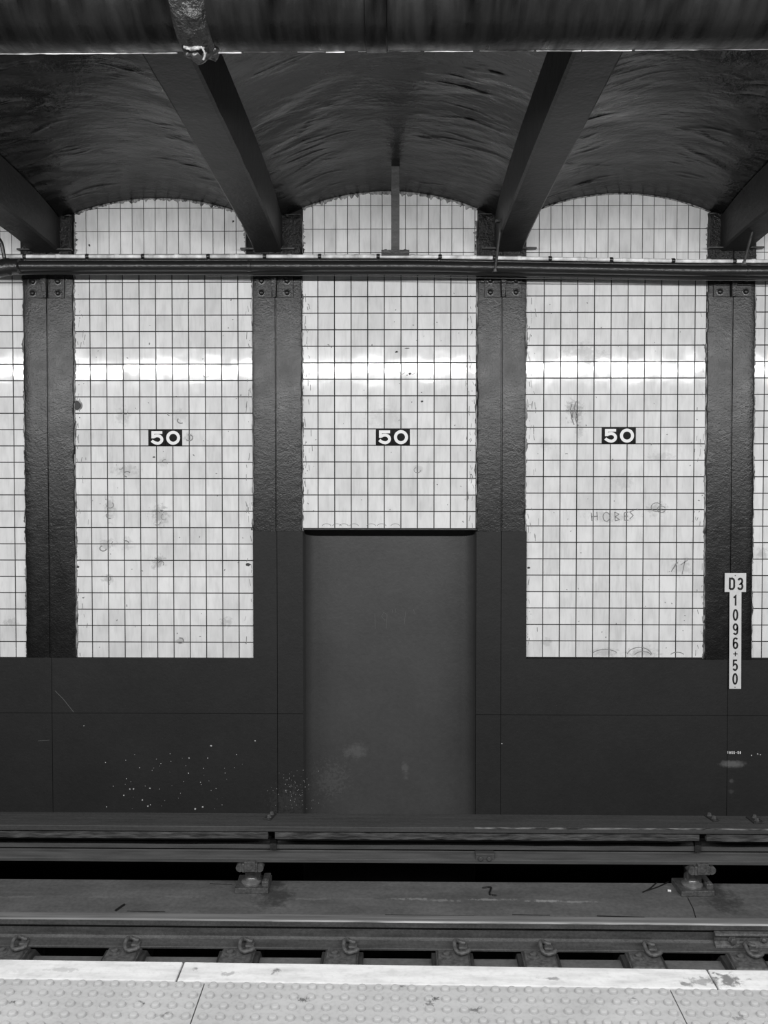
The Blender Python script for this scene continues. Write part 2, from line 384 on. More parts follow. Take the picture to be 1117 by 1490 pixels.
# ---- niche: rounded inner corners
nm = nb(); prof = []
rc = .09
x0, x1 = NX0, NX1
prof += [(x0, YW-PR), (x0+.002, YW+NICHE-rc)] + [(x0+rc - rc*math.cos(a), YW+NICHE-rc + rc*math.sin(a)) for a in [math.pi/2*i/10 for i in range(1, 11)]]
prof += [(x1-rc + rc*math.sin(a), YW+NICHE-rc + rc*math.cos(a)) for a in [math.pi/2*i/10 for i in range(0, 11)]] + [(x1, YW-PR)]
nr = []
for z in (ZB, NZ):
    nr.append([nm.verts.new((p[0], p[1], z)) for p in prof])
for k in range(len(prof)-1): nm.faces.new((nr[0][k], nr[0][k+1], nr[1][k+1], nr[1][k]))
nm.faces.new(nr[1])
# thickness behind the niche skin
r2 = [nm.verts.new(((x0-.01) if i == 0 else (x1+.01), YW+NICHE+.05, z)) for z in (ZB, NZ) for i in (0, 1)]
nm.faces.new((r2[0], r2[1], r2[3], r2[2]))
niche_o = obj('wall_niche', nm, M['niche'], wall_o, smooth=True, label='plain recessed niche painted a lighter grey')
# tile field's lower lip over the niche
lp = nb(); box(lp, NX0-.004, NX1+.004, YW-.004, YW+.03, NZ-.004, NZ+.006)
obj('niche_lintel', lp, M['dark_steel'], wall_o, label='thin dark lintel edge')

# ---- number plaques
def plaque(p, zs, label):
    a, b, j = p; z1, z0 = zs[j], zs[j+1]; m = (a+b)/2; zc_ = (z0+z1)/2
    t = thing('number_plaque', (m, YW, z0), label, 'number tiles', 'black 50 tiles in the wall')
    s = (z1-z0)/24.0
    for k, (u, v) in enumerate(((a, m), (m, b))):
        bm = nb(); box(bm, u+.0007, v-.0007, YW-.0012, YB, z0+.0012, z1-.0012)
        tl = obj('number_tile', bm, M['black_tile'], t, bevel=.0012)
        nbm = nb()
        # photo zoom units of 13.96 per pixel about the plaque's middle (557.5, 392)
        q = lambda x, y: (m + (x-557.5)/13.96*s, zc_ - (y-392)/13.96*s)
        if k == 1: ribbon(nbm, [q(722+112*math.cos(t_), 392-112*math.sin(t_)) for t_ in [2*math.pi*i/40 for i in range(40)]], 61/13.96*s, YW-.0010, .0010, True)
        else:
            pts = [q(500, 285), q(306, 285), q(303, 330), q(312, 375)]
            ribbon(nbm, [q(500, 284), q(276, 284)], 58/13.96*s, YW-.0010, .0010)
            ribbon(nbm, [q(306, 300), q(306, 404)], 60/13.96*s, YW-.0010, .00101)
            bowl = [q(330, 372), q(362, 353)] + [q(398 + 92*math.sin(math.radians(d)), 428 - 78*math.cos(math.radians(d))) for d in range(0, 181, 12)] + [q(355, 497), q(315, 478), q(283, 450)]
            ribbon(nbm, bowl, 60/13.96*s, YW-.0010, .00102)
        obj('numeral', nbm, M['white_glaze'], tl, label='white numeral 0' if k else 'white numeral 5')
plaque(pL, zsL, 'black tiles with white 50 in the left tile panel')
plaque(pM, zsM, 'black tiles with white 50 in the middle panel above the niche')
plaque(pR_, zsR, 'black tiles with white 50 in the right tile panel')

# ---- steel columns with lumpy enamel and ragged plaster edges
def column(px0, px1, pseam, zlo, label, pxb0=None, pxb1=None):
    x0, x1, xs_ = wx(px0), wx(px1), wx(pseam)
    t = thing('wall_column', (xs_, YW, zlo), label, 'column', 'columns along the far wall', 'structure')
    bm = nb(); rings = []; zhi = wz(312); n = int((zhi-zlo)/.012); sd = px0*.37
    yb = YB + .004
    for i in range(n+1):
        z = zlo + (zhi-zlo)*i/n
        e0 = .006*mnoise.fractal(Vector((z*14, sd, 1)), 1, 2, 4); e1 = .006*mnoise.fractal(Vector((z*14, sd, 9)), 1, 2, 4)
        w = .0022*mnoise.noise(Vector((z*5, sd, 4))); yf = YW-PR-.001
        a, b = x0+e0, x1+e1
        sec = [(a, yb), (a+.001, YW-.004), (a+.007, yf+.004+w), (a+.018, yf+w*.5), (xs_-.1, yf), (xs_-.006, yf), (xs_-.0025, yf+.006), (xs_+.0025, yf+.006), (xs_+.006, yf), (xs_+.1, yf), (b-.018, yf-w*.5), (b-.007, yf+.004-w), (b-.001, YW-.004), (b, yb)]
        rings.append([bm.verts.new((p[0], p[1], z)) for p in sec])
    m = len(rings[0])
    for a, b in zip(rings, rings[1:]):
        for k in range(m): bm.faces.new((a[k], a[(k+1)%m], b[(k+1)%m], b[k]))
    bm.faces.new(rings[0][::-1]); bm.faces.new(rings[-1])
    obj('column_shaft', bm, M['column'], t, smooth=True)
    # torn plaster and paint along both edges
    for side, xe in ((-1, x0), (1, x1)):
        eb_ = nb(); prev = None; top_ = wz(372)
        n2 = int((top_-zlo)/.005)
        for i in range(n2+1):
            z = zlo + (top_-zlo)*i/n2
            f = mnoise.fractal(Vector((z*22, sd+side*3, 2)), 1, 2, 5); f2 = mnoise.fractal(Vector((z*9, sd+side*5, 7)), 1, 2, 3)
            f3 = mnoise.fractal(Vector((z*60, sd+side*2, 4)), 1, 2, 3)
            wdt = max(.0005, .004 + .009*f2 + .006*f + .004*f3)
            o0 = xe - side*.004; o1 = xe + side*wdt
            ring = [eb_.verts.new((o0, YW+.001, z)), eb_.verts.new((o0, YW-.009-.003*f, z)), eb_.verts.new(((o0+o1)/2, YW-.006, z)), eb_.verts.new((o1, YW-.0012, z)), eb_.verts.new((o1, YW+.001, z))]
            if prev:
                for k in range(5): eb_.faces.new((prev[k], prev[(k+1)%5], ring[(k+1)%5], ring[k]))
            else: eb_.faces.new(ring[::-1])
            prev = ring
        eb_.faces.new(prev)
        obj('plaster_edge', eb_, M['plaster'], t, smooth='all', label='ragged pale plaster edge')
    # crusty head of the column beside the beam
    cb = nb(); zz0, zz1 = wz(404), wz(314)
    for (u, v) in ((x0+.008, xs_-.004), (xs_+.004, x1-.008)): box(cb, u, v, YW-PR-.012, YW-PR+.004, zz0, zz1)
    bmesh.ops.subdivide_edges(cb, edges=cb.edges[:], cuts=9, use_grid_fill=True)
    for v in cb.verts: v.co += Vector((.3, 1, .3))*.008*mnoise.fractal(v.co*24, 1, 2, 4)
    obj('column_head', cb, M['rough_col'], t, smooth='all', label='crusted paint at the head')
    return t
zA = wz(957.5)+.001; zBc = wz(773)+.001
colA = column(36, 109.5, 72, zA, 'dark column nearest the left picture edge')
colB = column(368, 440, 402, zBc, 'dark column between the left and middle tile panels')
colC = column(693, 764.5, 729, zBc, 'dark column between the middle and right tile panels')
colD = column(1026, 1096, 1062, zA, 'dark column behind the tall white D3 sign')

def ragged(name, pts, wmin, amp, label):
    bm = nb(); prev = None
    for i, (x, z, nx_, nz_) in enumerate(pts):
        w_ = max(.0006, wmin + amp*mnoise.fractal(Vector((x*45, z*45, 5)), 1, 2, 4)); f = mnoise.noise(Vector((x*30, z*30, 2)))
        ring = [bm.verts.new(q) for q in ((x-nx_*.006, YW+.002, z-nz_*.006), (x-nx_*.006, YW-.008, z-nz_*.006), (x+nx_*w_*.5, YW-.006-.003*f, z+nz_*w_*.5), (x+nx_*w_, YW-.0014, z+nz_*w_), (x+nx_*w_, YW+.002, z+nz_*w_))]
        if prev:
            for k in range(5): bm.faces.new((prev[k], prev[(k+1)%5], ring[(k+1)%5], ring[k]))
        else: bm.faces.new(ring[::-1])
        prev = ring
    bm.faces.new(prev); obj(name, bm, M['plaster'], wall_o, smooth='all', label=label)
def archline(k, p0, p1):
    a, b = wx(p0), wx(p1); n = int((b-a)/.006); out = []
    for i in range(n+1):
        x = a+(b-a)*i/n; z = zarc(k, x) - .004; dz = (zarc(k, x+.01)-zarc(k, x-.01))/.02; l = math.hypot(1, dz); out.append((x, z, dz/l, -1/l))
    return out
ragged('plaster_rim', archline(1, 112, 362), .006, .022, 'ragged plaster rim of the left arch')
ragged('plaster_rim', archline(2, 441, 693), .010, .024, 'ragged plaster rim of the middle arch')
ragged('plaster_rim', archline(3, 790, 1030), .0012, .002, 'clean rim of the right arch')
for px, sx, a_, lab in ((112, 1, .022, 'left edge of the left arch'), (358, -1, .03, 'right edge of the left arch'), (441, 1, .02, 'left edge of the middle arch'), (692, -1, .026, 'right edge of the middle arch'), (1029, -1, .034, 'crusted right edge of the right arch')):
    x = wx(px); z0_, z1_ = wz(372), wz(322); n = int((z1_-z0_)/.004)
    ragged('plaster_rim', [(x, z0_+(z1_-z0_)*i/n, sx, 0) for i in range(n+1)], .008, a_, 'ragged plaster at the '+lab)
# ---- angle brackets with bolts under the conduits, one on each column
def bracket(px, label):
    x = wx(px, 420); yf = YW-PR-.014; z0, z1 = wz(434), wz(398)
    t = thing('bolted_bracket', (x, yf, z0), label, 'bracket', 'bolted brackets under the conduits')
    for sgn in (-1, 1):
        bm = nb(); a, b = x+sgn*.016, x+sgn*.125
        box(bm, min(a, b), max(a, b), yf, yf+.016, z0, z1)
        pl = obj('plate', bm, M['dark_steel'], t, bevel=.003)
        for zz in (wz(427), wz(410)):
            bb = nb(); domebolt(bb, (x+sgn*.085, yf+.001, zz), .017, .022)
            obj('bolt', bb, M['bolt'], pl, smooth=True)
    bm = nb(); d = .055
    # web: deep at the top, tapering to the foot
    hexa(bm, [(x-.010, yf-.02, z0), (x+.010, yf-.02, z0), (x+.010, yf+.012, z0), (x-.010, yf+.012, z0),
              (x-.020, yf-d, z1-.01), (x+.020, yf-d, z1-.01), (x+.020, yf+.012, z1-.01), (x-.020, yf+.012, z1-.01)])
    obj('web', bm, M['bolt'], t, bevel=.002)
    return t
bracket(69, 'bolted bracket on the column nearest the left picture edge')
bracket(400, 'bolted bracket on the column between left and middle tile panels')
bracket(731, 'bolted bracket on the column between middle and right tile panels')
bracket(1063, 'bolted bracket on the column above the D3 sign')

# ---- vaulted ceiling and beams
YF = 1.15                                    # where the vaults end over the platform
ceil = nb()
for k in range(5):
    a, b, zs_, za = BAY[k]; nx, g_ = 60, []
    ys_ = [YB+.03 - 2.9*q/720 for q in range(721)] + [YB+.03-2.9 - (YB+.03-2.9-YF)*q/16 for q in range(1, 17)]
    cr = []                                   # raised paint creases across both flanks
    for q in range(46):
        sd2 = R.choice((-1, 1)); t0 = R.uniform(.12, .5)*sd2; t1 = t0 + R.uniform(.15, .45)*sd2
        cr.append((min(t0, t1), max(t0, t1), R.uniform(3.3, 6.0), R.uniform(-.10, .14)*sd2, R.uniform(.0025, .007), R.uniform(.0035, .009), R.uniform(0, 9)))
    for y in ys_:
        r_ = []
        act = [c for c in cr if abs(c[2]-y) < .35]
        for i in range(nx+1):
            x = a + (b-a)*i/nx; t = 2*i/nx - 1
            wr = mnoise.fractal(Vector((x*1.8+k*9, y*5+1.2*math.sin(x*2), 3.3)), 1, 2, 3)
            fl = min(1, max(0, abs(t)*2.2-.3))
            h = .010*wr*fl + .004*mnoise.noise(Vector((x*2, y*2, k)))
            for (u0, u1, yc, sk, hh, ww, ph) in act:
                if u0 < t < u1:
                    m_ = (t-u0)/(u1-u0); w = math.sin(math.pi*m_)**.7
                    d = y - (yc + sk*(t-u0)/(u1-u0) + .02*math.sin(5*m_+ph))
                    h -= hh*w*math.exp(-(d/(ww if d < 0 else ww*2.2))**2)
            fade = min(1, (YB+.03-y)/.25)*min(1, i/4, (nx-i)/4)
            r_.append(ceil.verts.new((x, y, zarc(k, x) + rise(YW-y) + h*fade)))
        g_.append(r_)
    for j in range(len(ys_)-1):
        for i in range(nx): ceil.faces.new((g_[j][i], g_[j][i+1], g_[j+1][i+1], g_[j+1][i]))
bmesh.ops.remove_doubles(ceil, verts=ceil.verts, dist=.0005)
ceil_o = obj('ceiling', ceil, M['vault'], smooth='all', kind='structure')
sd_ = ceil_o.modifiers.new('thickness', 'SOLIDIFY'); sd_.thickness = .12; sd_.offset = 1
tag(ceil_o, 'dark painted shallow brick-arch vaults over the tracks', 'ceiling')
def beam(xc, k, label):
    bm = nb(); rings = []; n = 90
    z0 = wz(362)
    for i in range(n+1):
        y = YB-.01 + (YF-YB+.01)*i/n; d = YW-y
        zb = z0 + .012 + .055*d - .045*math.exp(-d/.35); w = BW
        e = .004*mnoise.fractal(Vector((y*6, xc, 0)), 1, 2, 4); e2 = .004*mnoise.fractal(Vector((y*6, xc, 5)), 1, 2, 4)
        ztp = wz(327) + rise(d) + .03
        c = .012
        sec = [(xc-w, ztp), (xc-w+e*.4, zb+c+e), (xc-w+c, zb+e*.3), (xc, zb), (xc+w-c, zb+e2*.3), (xc+w+e2*.4, zb+c+e2), (xc+w, ztp)]
        rings.append([bm.verts.new((p[0], y, p[1])) for p in sec])
    m = len(rings[0])
    for a, b in zip(rings, rings[1:]):
        for q in range(m): bm.faces.new((a[q], a[(q+1)%m], b[(q+1)%m], b[q]))
    bm.faces.new(rings[0][::-1]); bm.faces.new(rings[-1])
    t = thing('ceiling_beam', (xc, YW, z0), label, 'beam', 'ceiling beams over the track', 'structure')
    obj('beam_casing', bm, M['beam'], t, smooth=True)
    bp = nb(); box(bp, xc-.18, xc+.18, YW-.075, YW-PR-.004, wz(365.5), wz(363))
    obj('bearing_ledge', bp, M['dark_steel'], t, bevel=.002)
    return t
beam(BEAMX[1], 1, 'dark roof beam at the left picture edge')
beam(BEAMX[2], 2, 'dark roof beam leaning in from upper left, behind the pipe strap')
beam(BEAMX[3], 3, 'dark roof beam leaning in from upper right, without a strap before it')
beam(BEAMX[4], 4, 'dark roof beam at the right picture edge')

# ---- conduits along the wall
YC = YW - .33
def sag(px): return (372.5 + (0 if px < 600 else 7.0*min(1, (px-600)/420)))
XE = [(-700, 372)] + [(p, 0) for p in range(0, 1200, 60)] + [(1900, 0)]
def run(off, Y, lo=-700, hi=1900, extra=lambda p: 0):
    pts = []
    p = lo
    while p <= hi:
        pts.append(PY(p, sag(p)+off+extra(p), Y)); p += 40
    return pts
def conduit(name, off, Y, r, m, label, cat, lo=-700, extra=lambda p: 0):
    pts = run(off, Y, lo, 1900, extra); base = pts[len(pts)//2]
    t = thing(name, base, label, cat)
    bm = nb(); tube(bm, pts, r, 16); obj('pipe_run', bm, m, t, smooth=True)
    return t
c1 = conduit('thin_conduit', 00.6, YC+.05, .0118, M['galv'], 'thin bright galvanised conduit running on top of the dark conduits', 'conduit')
def coupl(t, off, px, Y, r, l, m, name, extra=lambda p: 0):
    p = PY(px, sag(px)+off+extra(px), Y); bm = nb()
    tube(bm, [p-Vector((l/2,0,0)), p-Vector((l/2-.003,0,0)), p+Vector((l/2-.003,0,0)), p+Vector((l/2,0,0))], [r*.85, r, r, r*.85], 14)
    obj(name, bm, m, t, smooth=True)
for px in (84, 170, 220, 257, 337, 345, 421, 505, 518, 541, 600, 690, 755, 842, 851, 908, 940, 1031, 1096): coupl(c1, .6, px, YC+.05, .0150, .028, M['galv'], 'coupling')
for px in (36, 127, 208, 303, 385, 465, 550, 640, 719, 800, 889, 979, 1068): coupl(c1, .6, px, YC+.05, .0165, .022, M['bolt'], 'clamp')
c2 = conduit('slim_black_conduit', 6.2, YC+.03, .0125, M['black_pipe'], 'slim black conduit directly below the bright thin one', 'conduit', 10)
for px in (36, 127, 208, 303, 465, 638, 800, 890): coupl(c2, 6.2, px, YC+.03, .0165, .02, M['bolt'], 'clamp')
c3 = conduit('main_conduit', 14.5, YC-.01, .034, M['black_pipe'], 'thick dark conduit running right across the wall', 'conduit', 14)
for px in (363, 719, 1087): coupl(c3, 14.5, px, YC-.01, .037, .03, M['bolt'], 'clamp')
c4 = conduit('lower_conduit', 21.5, YC+.052, .026, M['black_pipe'], 'dark conduit lowest in the bundle over the brackets', 'conduit', -700)
c5 = conduit('lower_wire', 29.8, YC+.052, .0030, M['rusty'], 'thin wire along the underside of the conduit bundle', 'wire', 300, lambda p: -.6+1.0*math.sin(p*.011))
# black sleeve where the thick conduit enters at left
bm = nb(); s0 = PY(14, 388, YC-.01)
tube(bm, smooth_path([PY(-40, 396, YC-.03), PY(-10, 392, YC-.02), s0, PY(30, 387.5, YC-.01)]), [.05]*6+[.056]*7+[.05]*5+[.038], 16)
tag(obj('cable_sleeve', bm, M['bolt'], loc=s0, smooth=True), 'black taped sleeve on the thick conduit at the left picture edge', 'sleeve')
bm = nb()
tube(bm, smooth_path([PY(-70, 300, YC-.05), PY(-20, 330, YC-.04), PY(0, 350, YC-.04), PY(5, 368, YC-.03), PY(8, 386, YC-.01)]), .012, 12)
tag(obj('loose_cable', bm, M['bolt'], smooth=True, loc=PY(8, 386, YC-.01)), 'black cable dropping to the conduits at the left picture edge', 'cable')
# hanger post and rods
yp = YC + .02
pz = PY(575, 371, yp)
t = thing('hanger_post', pz, 'grey steel post from the middle vault down to the conduits', 'hanger')
bm = nb(); box(bm, pz.x-.026, pz.x+.026, yp-.012, yp+.012, PY(575, 365, yp).z, zarc(2, pz.x)+rise(YW-yp)+.03); obj('post', bm, M['rusty'], t, bevel=.002)
bm = nb(); box(bm, pz.x-.088, pz.x+.088, yp-.045, yp+.045, PY(575, 371.5, yp).z, PY(575, 365.5, yp).z); obj('base_plate', bm, M['dark_steel'], t, bevel=.002)
for s_ in (-1, 1):
    bm = nb(); hexbolt(bm, (pz.x+s_*.062, yp, PY(575, 366, yp).z), .009, .014, 'z'); obj('bolt', bm, M['bolt'], t)
for (ax, ay, bx_, by, lab) in ((729, 322, 720, 394, 'thin hanger rod beside the beam right of the hanger post'), (1098, 322, 1082, 383, 'thin hanger rod at the beam by the right picture edge')):
    Yt = YC-.055
    a, b = PY(ax, ay, Yt), PY(bx_, by, Yt)
    t = thing('hanger_rod', b, lab, 'hanger', 'thin hanger rods')
    bm = nb(); tube(bm, [a, b], .008, 10); obj('rod', bm, M['dark_steel'], t, smooth=True)
    bm = nb(); hexbolt(bm, b-Vector((0,0,.006)), .011, .018, 'z'); obj('nut', bm, M['clip'], t)
    bm = nb(); box(bm, a.x-.035, a.x+.035, a.y-.015, a.y+.03, a.z-.006, a.z+.012); obj('top_lug', bm, M['dark_steel'], t, bevel=.002)

# ---- large pipe overhead
PYc, PRr = 2.50, .175
d = ray(560, 74); sl = d.z/d.y                    # sight line that grazes the underside
pzc = CZ + sl*PYc + PRr*math.sqrt(1+sl*sl)
t = thing('overhead_pipe', (0, PYc, pzc-PRr), 'large dark pipe across the top of the view', 'pipe')
bm = nb(); n = 260; pts = [(XL + (XR-XL)*i/n, PYc, pzc) for i in range(n+1)]
tube(bm, pts, [PRr + .0012*mnoise.noise(Vector((i*.9, 0, 0))) for i in range(n+1)], 72); obj('pipe_run', bm, M['pipe'], t, smooth=True)
xb = PY(546, 60, PYc-.12).x
bm = nb(); tube(bm, [(xb-.03, PYc, pzc), (xb-.027, PYc, pzc), (xb+.027, PYc, pzc), (xb+.03, PYc, pzc)], [PRr+.001, PRr+.006, PRr+.006, PRr+.001], 72); obj('joint_band', bm, M['pipe'], t, smooth=True)
def bead(p0, p1, r):  # pale colour paints the bright lit line on the pipe's lower edge
    a, b = PY(p0, 75, PYc+.02).x, PY(p1, 75, PYc+.02).x; bm = nb(); n = max(4, int((b-a)/.02))
    ang = math.atan(sl); yy_, zz_ = PYc + PRr*math.sin(ang), pzc - PRr*math.cos(ang)
    tube(bm, [(a+(b-a)*i/n, yy_, zz_ + .0008*mnoise.noise(Vector((i*.7+p0, 0, 0)))) for i in range(n+1)], [r*(.75+.35*mnoise.noise(Vector((i*.5, p0, 2)))) for i in range(n+1)], 10)
    obj('lit_line_bead', bm, M['bead'], t, smooth=True, label='pale bead painted as the lit line along the underside')
for p0, p1, r in ((-300, 252, .0062), (296, 347, .0062), (350, 420, .003), (430, 470, .004), (472, 500, .006), (520, 612, .0035), (618, 690, .005), (700, 780, .0035), (784, 850, .006), (852, 925, .006), (930, 1400, .004)): bead(p0, p1, r)
# strap around it
xs0 = PY(284, 80, PYc-.03).x
t = thing('pipe_strap', (xs0, PYc, pzc-PRr-.02), 'dark lumpy strap wrapped around the large overhead pipe', 'strap')
bm = nb(); rg = []
for i in range(97):
    a = 2*math.pi*i/96
    row_ = []
    for j in range(9):
        u = -1+2*j/8; x = xs0+u*.046
        lump = .016*max(0, mnoise.fractal(Vector((u*1.5, math.cos(a)*6, math.sin(a)*6)), 1, 2, 4)) + .014*(1-u**6)
        if abs(u) == 1: lump = -.004
        row_.append(bm.verts.new((x, PYc + (PRr+lump+.004)*math.cos(a), pzc + (PRr+lump+.004)*math.sin(a))))
    rg.append(row_)
for a, b in zip(rg, rg[1:]):
    for j in range(8): bm.faces.new((a[j], a[j+1], b[j+1], b[j]))
bmesh.ops.remove_doubles(bm, verts=bm.verts, dist=.0004)
obj('band', bm, M['strap'], t, smooth='all')
bm = nb(); zb = pzc-PRr
for (dx, dy, dz, r) in ((.0, .02, -.012, .026), (.02, .01, -.010, .02), (-.022, .01, -.008, .018), (.036, .02, .0, .015)):
    bmesh.ops.create_icosphere(bm, subdivisions=3, radius=r, matrix=Matrix.Translation((xs0+dx, PYc+dy, zb+dz)))
for v in bm.verts: v.co += Vector((1,1,1))*.006*mnoise.fractal(v.co*40, 1, 2, 3)
obj('caulk_lump', bm, M['bolt'], t, smooth='all', label='torn dark lump under the strap')
bm = nb()
tube(bm, smooth_path([(xs0-.03, PYc-.03, zb-.012), (xs0-.008, PYc-.035, zb-.020), (xs0+.016, PYc-.03, zb-.014), (xs0+.03, PYc-.025, zb-.006), (xs0+.042, PYc-.01, zb+.004)]), [.004+.003*abs(math.sin(i*1.7)) for i in range(25)], 8)
tube(bm, smooth_path([(xs0+.018, PYc-.03, zb-.014), (xs0+.024, PYc-.022, zb-.03), (xs0+.018, PYc-.014, zb-.042)]), .003, 8)
obj('caulk_bead', bm, M['caulk'], t, smooth='all', label='pale crust along the lower edge')
bm = nb(); a = math.radians(202); hexbolt(bm, (0,0,0), .018, .02, 'y')
bmesh.ops.translate(bm, verts=bm.verts, vec=(xs0-.012, PYc-PRr*.93, pzc-.07)); obj('bolt', bm, M['bolt'], t)
bm = nb()
tube(bm, smooth_path([(xs0+.008, PYc-PRr*.93-.012, pzc-.085), (xs0+.026, PYc-PRr*.95-.015, pzc-.065), (xs0+.034, PYc-PRr*.97-.012, pzc-.04)]), .009, 8)
obj('cotter', bm, M['bolt'], t, smooth=True)
# strap hangs from the roof
bm = nb(); box(bm, xs0-.02, xs0+.02, PYc-.004, PYc+.004, pzc+PRr, wz(327)+rise(YW-PYc)+.2); obj('hanger_bar', bm, M['dark_steel'], t)

# ------------------------------------------------------------------ sign D3 1096+50
def glyph(ch):
    if ch == '0': return [(arc(.21, .5, .17, .45, 90, 450, 28)[:-1], True)]
    if ch == '1': return [([(.05, .76), (.22, .93), (.22, .05)], False)]
    if ch == '9': return [(arc(.21, .69, .17, .26, 0, 360, 22)[:-1], True), ([(.38, .69), (.38, .3)] + arc(.21, .28, .17, .23, 0, -150, 10), False)]
    if ch == '6': return [(arc(.21, .31, .17, .26, 0, 360, 22)[:-1], True), ([(.04, .31), (.04, .7)] + arc(.21, .72, .17, .23, 180, 30, 10), False)]
    if ch == '+': return [([(.0, .5), (.42, .5)], False), ([(.21, .28), (.21, .72)], False)]
    if ch == '5': return [([(.38, .95), (.07, .95), (.05, .5), (.13, .58)] + arc(.20, .33, .18, .28, 80, -150, 16), False)]
    if ch == 'D': return [([(.05, .05), (.05, .95), (.22, .95)] + arc(.22, .72, .2, .23, 90, 0, 8) + arc(.22, .28, .2, .23, 0, -90, 8) + [(.05, .05)], False)]
    if ch == '3': return [(arc(.20, .73, .17, .22, 160, -80, 14) + arc(.20, .28, .19, .24, 80, -160, 16), False)]
    return []
def write(bm, ch, xc, z0, h, w, y, asp=1.0):
    for pts, cl in glyph(ch): ribbon(bm, [(xc + (p[0]-.21)*h*asp, z0 + p[1]*h) for p in pts], w, y, .0006, cl)
ys = YW - PR - .016
SP = lambda px, py: PY(px, py, ys)
t = thing('track_marker_sign', SP(1069, 1003), 'tall white sign reading D3 1096+50 on the right column', 'sign')
bm = nb()
a, b, c_, d_ = SP(1054.3, 834), SP(1085.2, 861.5), SP(1061.2, 861.5), SP(1078, 1002.5)
sh = SP(1060.5, 1002.5).x - c_.x
v = [(a.x, a.z), (b.x, a.z), (b.x, b.z), (SP(1078.5, 861.5).x, b.z), (d_.x, d_.z), (SP(1060.6, 1002.5).x, d_.z), (c_.x, b.z), (a.x, b.z)]
f0 = [bm.verts.new((p[0], ys, p[1])) for p in v]; f1 = [bm.verts.new((p[0], ys+.005, p[1])) for p in v]
bm.faces.new(f0); bm.faces.new(f1[::-1])
for k in range(8): bm.faces.new((f0[k], f0[(k+1)%8], f1[(k+1)%8], f1[k]))
plate = obj('sign_plate', bm, M['sign'], t, bevel=.0012)
bm = nb(); px_m = (SP(1079, 900).x - SP(1069, 900).x)/10
def put(ch, pxc, py0, py1, w=2.5, asp=1.0):
    p = SP(pxc, py1); write(bm, ch, p.x, p.z, SP(pxc, py0).z-p.z, w*px_m, ys-.0002, asp)
put('D', 1064.1, 841, 858, 2.8); put('3', 1076.7, 841, 858, 2.8)
for ch, y0, y1 in (('1', 866, 882), ('0', 886.6, 902.8), ('9', 907.3, 923.6), ('6', 927.8, 944)): put(ch, 1069.6, y0, y1)
put('+', 1069.4, 944, 959, 1.4); put('5', 1069.2, 960, 975.8); put('0', 1069, 979.8, 995.8)
obj('lettering', bm, M['ink'], plate, label='black characters D3 1096+50')
for (px, py) in ((1069.3, 837.5), (1069, 1000)):
    bm = nb(); p = SP(px, py); domebolt(bm, (p.x, ys+.001, p.z), .0035, .004); obj('screw', bm, M['bolt'], plate)
for py in (848, 985):                         # stand-offs between plate and column
    bm = nb(); p = SP(1069, py); box(bm, p.x-.012, p.x+.012, ys+.004, YW-PR+.004, p.z-.012, p.z+.012); obj('standoff', bm, M['dark_steel'], t)

# ------------------------------------------------------------------ marks on the wall
def stroke(bm, pts, w, y=YW-.0004, th=.0006): ribbon(bm, [(PY(p[0], p[1], y).x, PY(p[0], p[1], y).z) for p in pts], w, y, th)
def fleck(bm, px, py, r, y=YW-.0004, th=.0008, el=1.0, rot=0.0):
    p = PY(px, py, y); n = R.randint(6, 9); vs = []
    a0 = R.random()*6
    for k in range(n):
        a = a0 + 2*math.pi*k/n; q = r*R.uniform(.6, 1.25)
        u, v = q*el*math.cos(a), q*math.sin(a)
        vs.append((p.x + u*math.cos(rot) - v*math.sin(rot), p.z + u*math.sin(rot) + v*math.cos(rot)))
    f = [bm.verts.new((x, y-th, z)) for x, z in vs]; b_ = [bm.verts.new((x, y+.001, z)) for x, z in vs]
    bm.faces.new(f)
    for k in range(n): bm.faces.new((f[k], f[(k+1)%n], b_[(k+1)%n], b_[k]))
def arcpx(cx, cy, r, a0, a1): return arc(cx, cy, r, r*.8, a0, a1, 8)
U = .0046                                     # one photo pixel at the wall
g1, g2, g3 = nb(), nb(), nb()                 # grey smudges, by panel
for (x, y) in ((182, 600), (247, 602), (263, 612), (175, 680), (185, 690), (240, 672), (160, 735), (160, 750), (235, 745), (228, 760), (240, 752), (160, 788), (150, 798), (183, 790), (228, 816), (234, 820), (157, 842), (275, 637), (300, 545), (262, 932)):
    q = R.uniform(3, 6); a0 = R.uniform(0, 360); stroke(g1, arcpx(x, y, q, a0, a0+R.uniform(120, 260)), U*R.uniform(.8, 1.7))
for k in range(60): fleck(g1, R.uniform(116, 362), R.uniform(430, 945), U*R.uniform(.4, .9), el=R.uniform(1, 2.5), rot=R.uniform(0, 3))
for (x, y) in ((832, 600), (838, 596), (834, 610), (840, 612)): stroke(g3, [(x, y-12), (x-3, y-2), (x+1, y+8)], U*1.4)
for pts in ([(860, 746), (861, 758)], [(868, 745), (869, 757)], [(860, 752), (869, 751)], [(894, 745), (895, 758)], [(894, 745), (900, 748), (895, 752), (901, 756), (895, 758)], [(908, 746), (908, 757), (914, 757)], [(908, 751), (913, 751)], [(908, 746), (914, 745)], [(922, 742), (916, 745), (921, 750), (916, 755)]):
    stroke(g3, pts, U*1.2)
stroke(g3, arc(882, 752, 5, 6.5, 0, 330, 14), U*1.2)
for (x, y, q) in ((955, 738, 8), (962, 741, 6)): stroke(g3, arc(x, y, q, q*.8, 20, 330, 12), U*1.0)
stroke(g3, [(985, 818), (976, 832)], [U*2.5, U*1.0]); stroke(g3, [(997, 812), (992, 836)], U*1.2); stroke(g3, [(990, 822), (1000, 815)], U)
for pts in (arc(880, 952, 18, 7, 200, 340), arc(930, 954, 18, 12, 190, 350), arc(935, 954, 12, 6, 190, 350), arc(985, 954, 10, 5, 200, 340)): stroke(g3, pts, U*1.1)
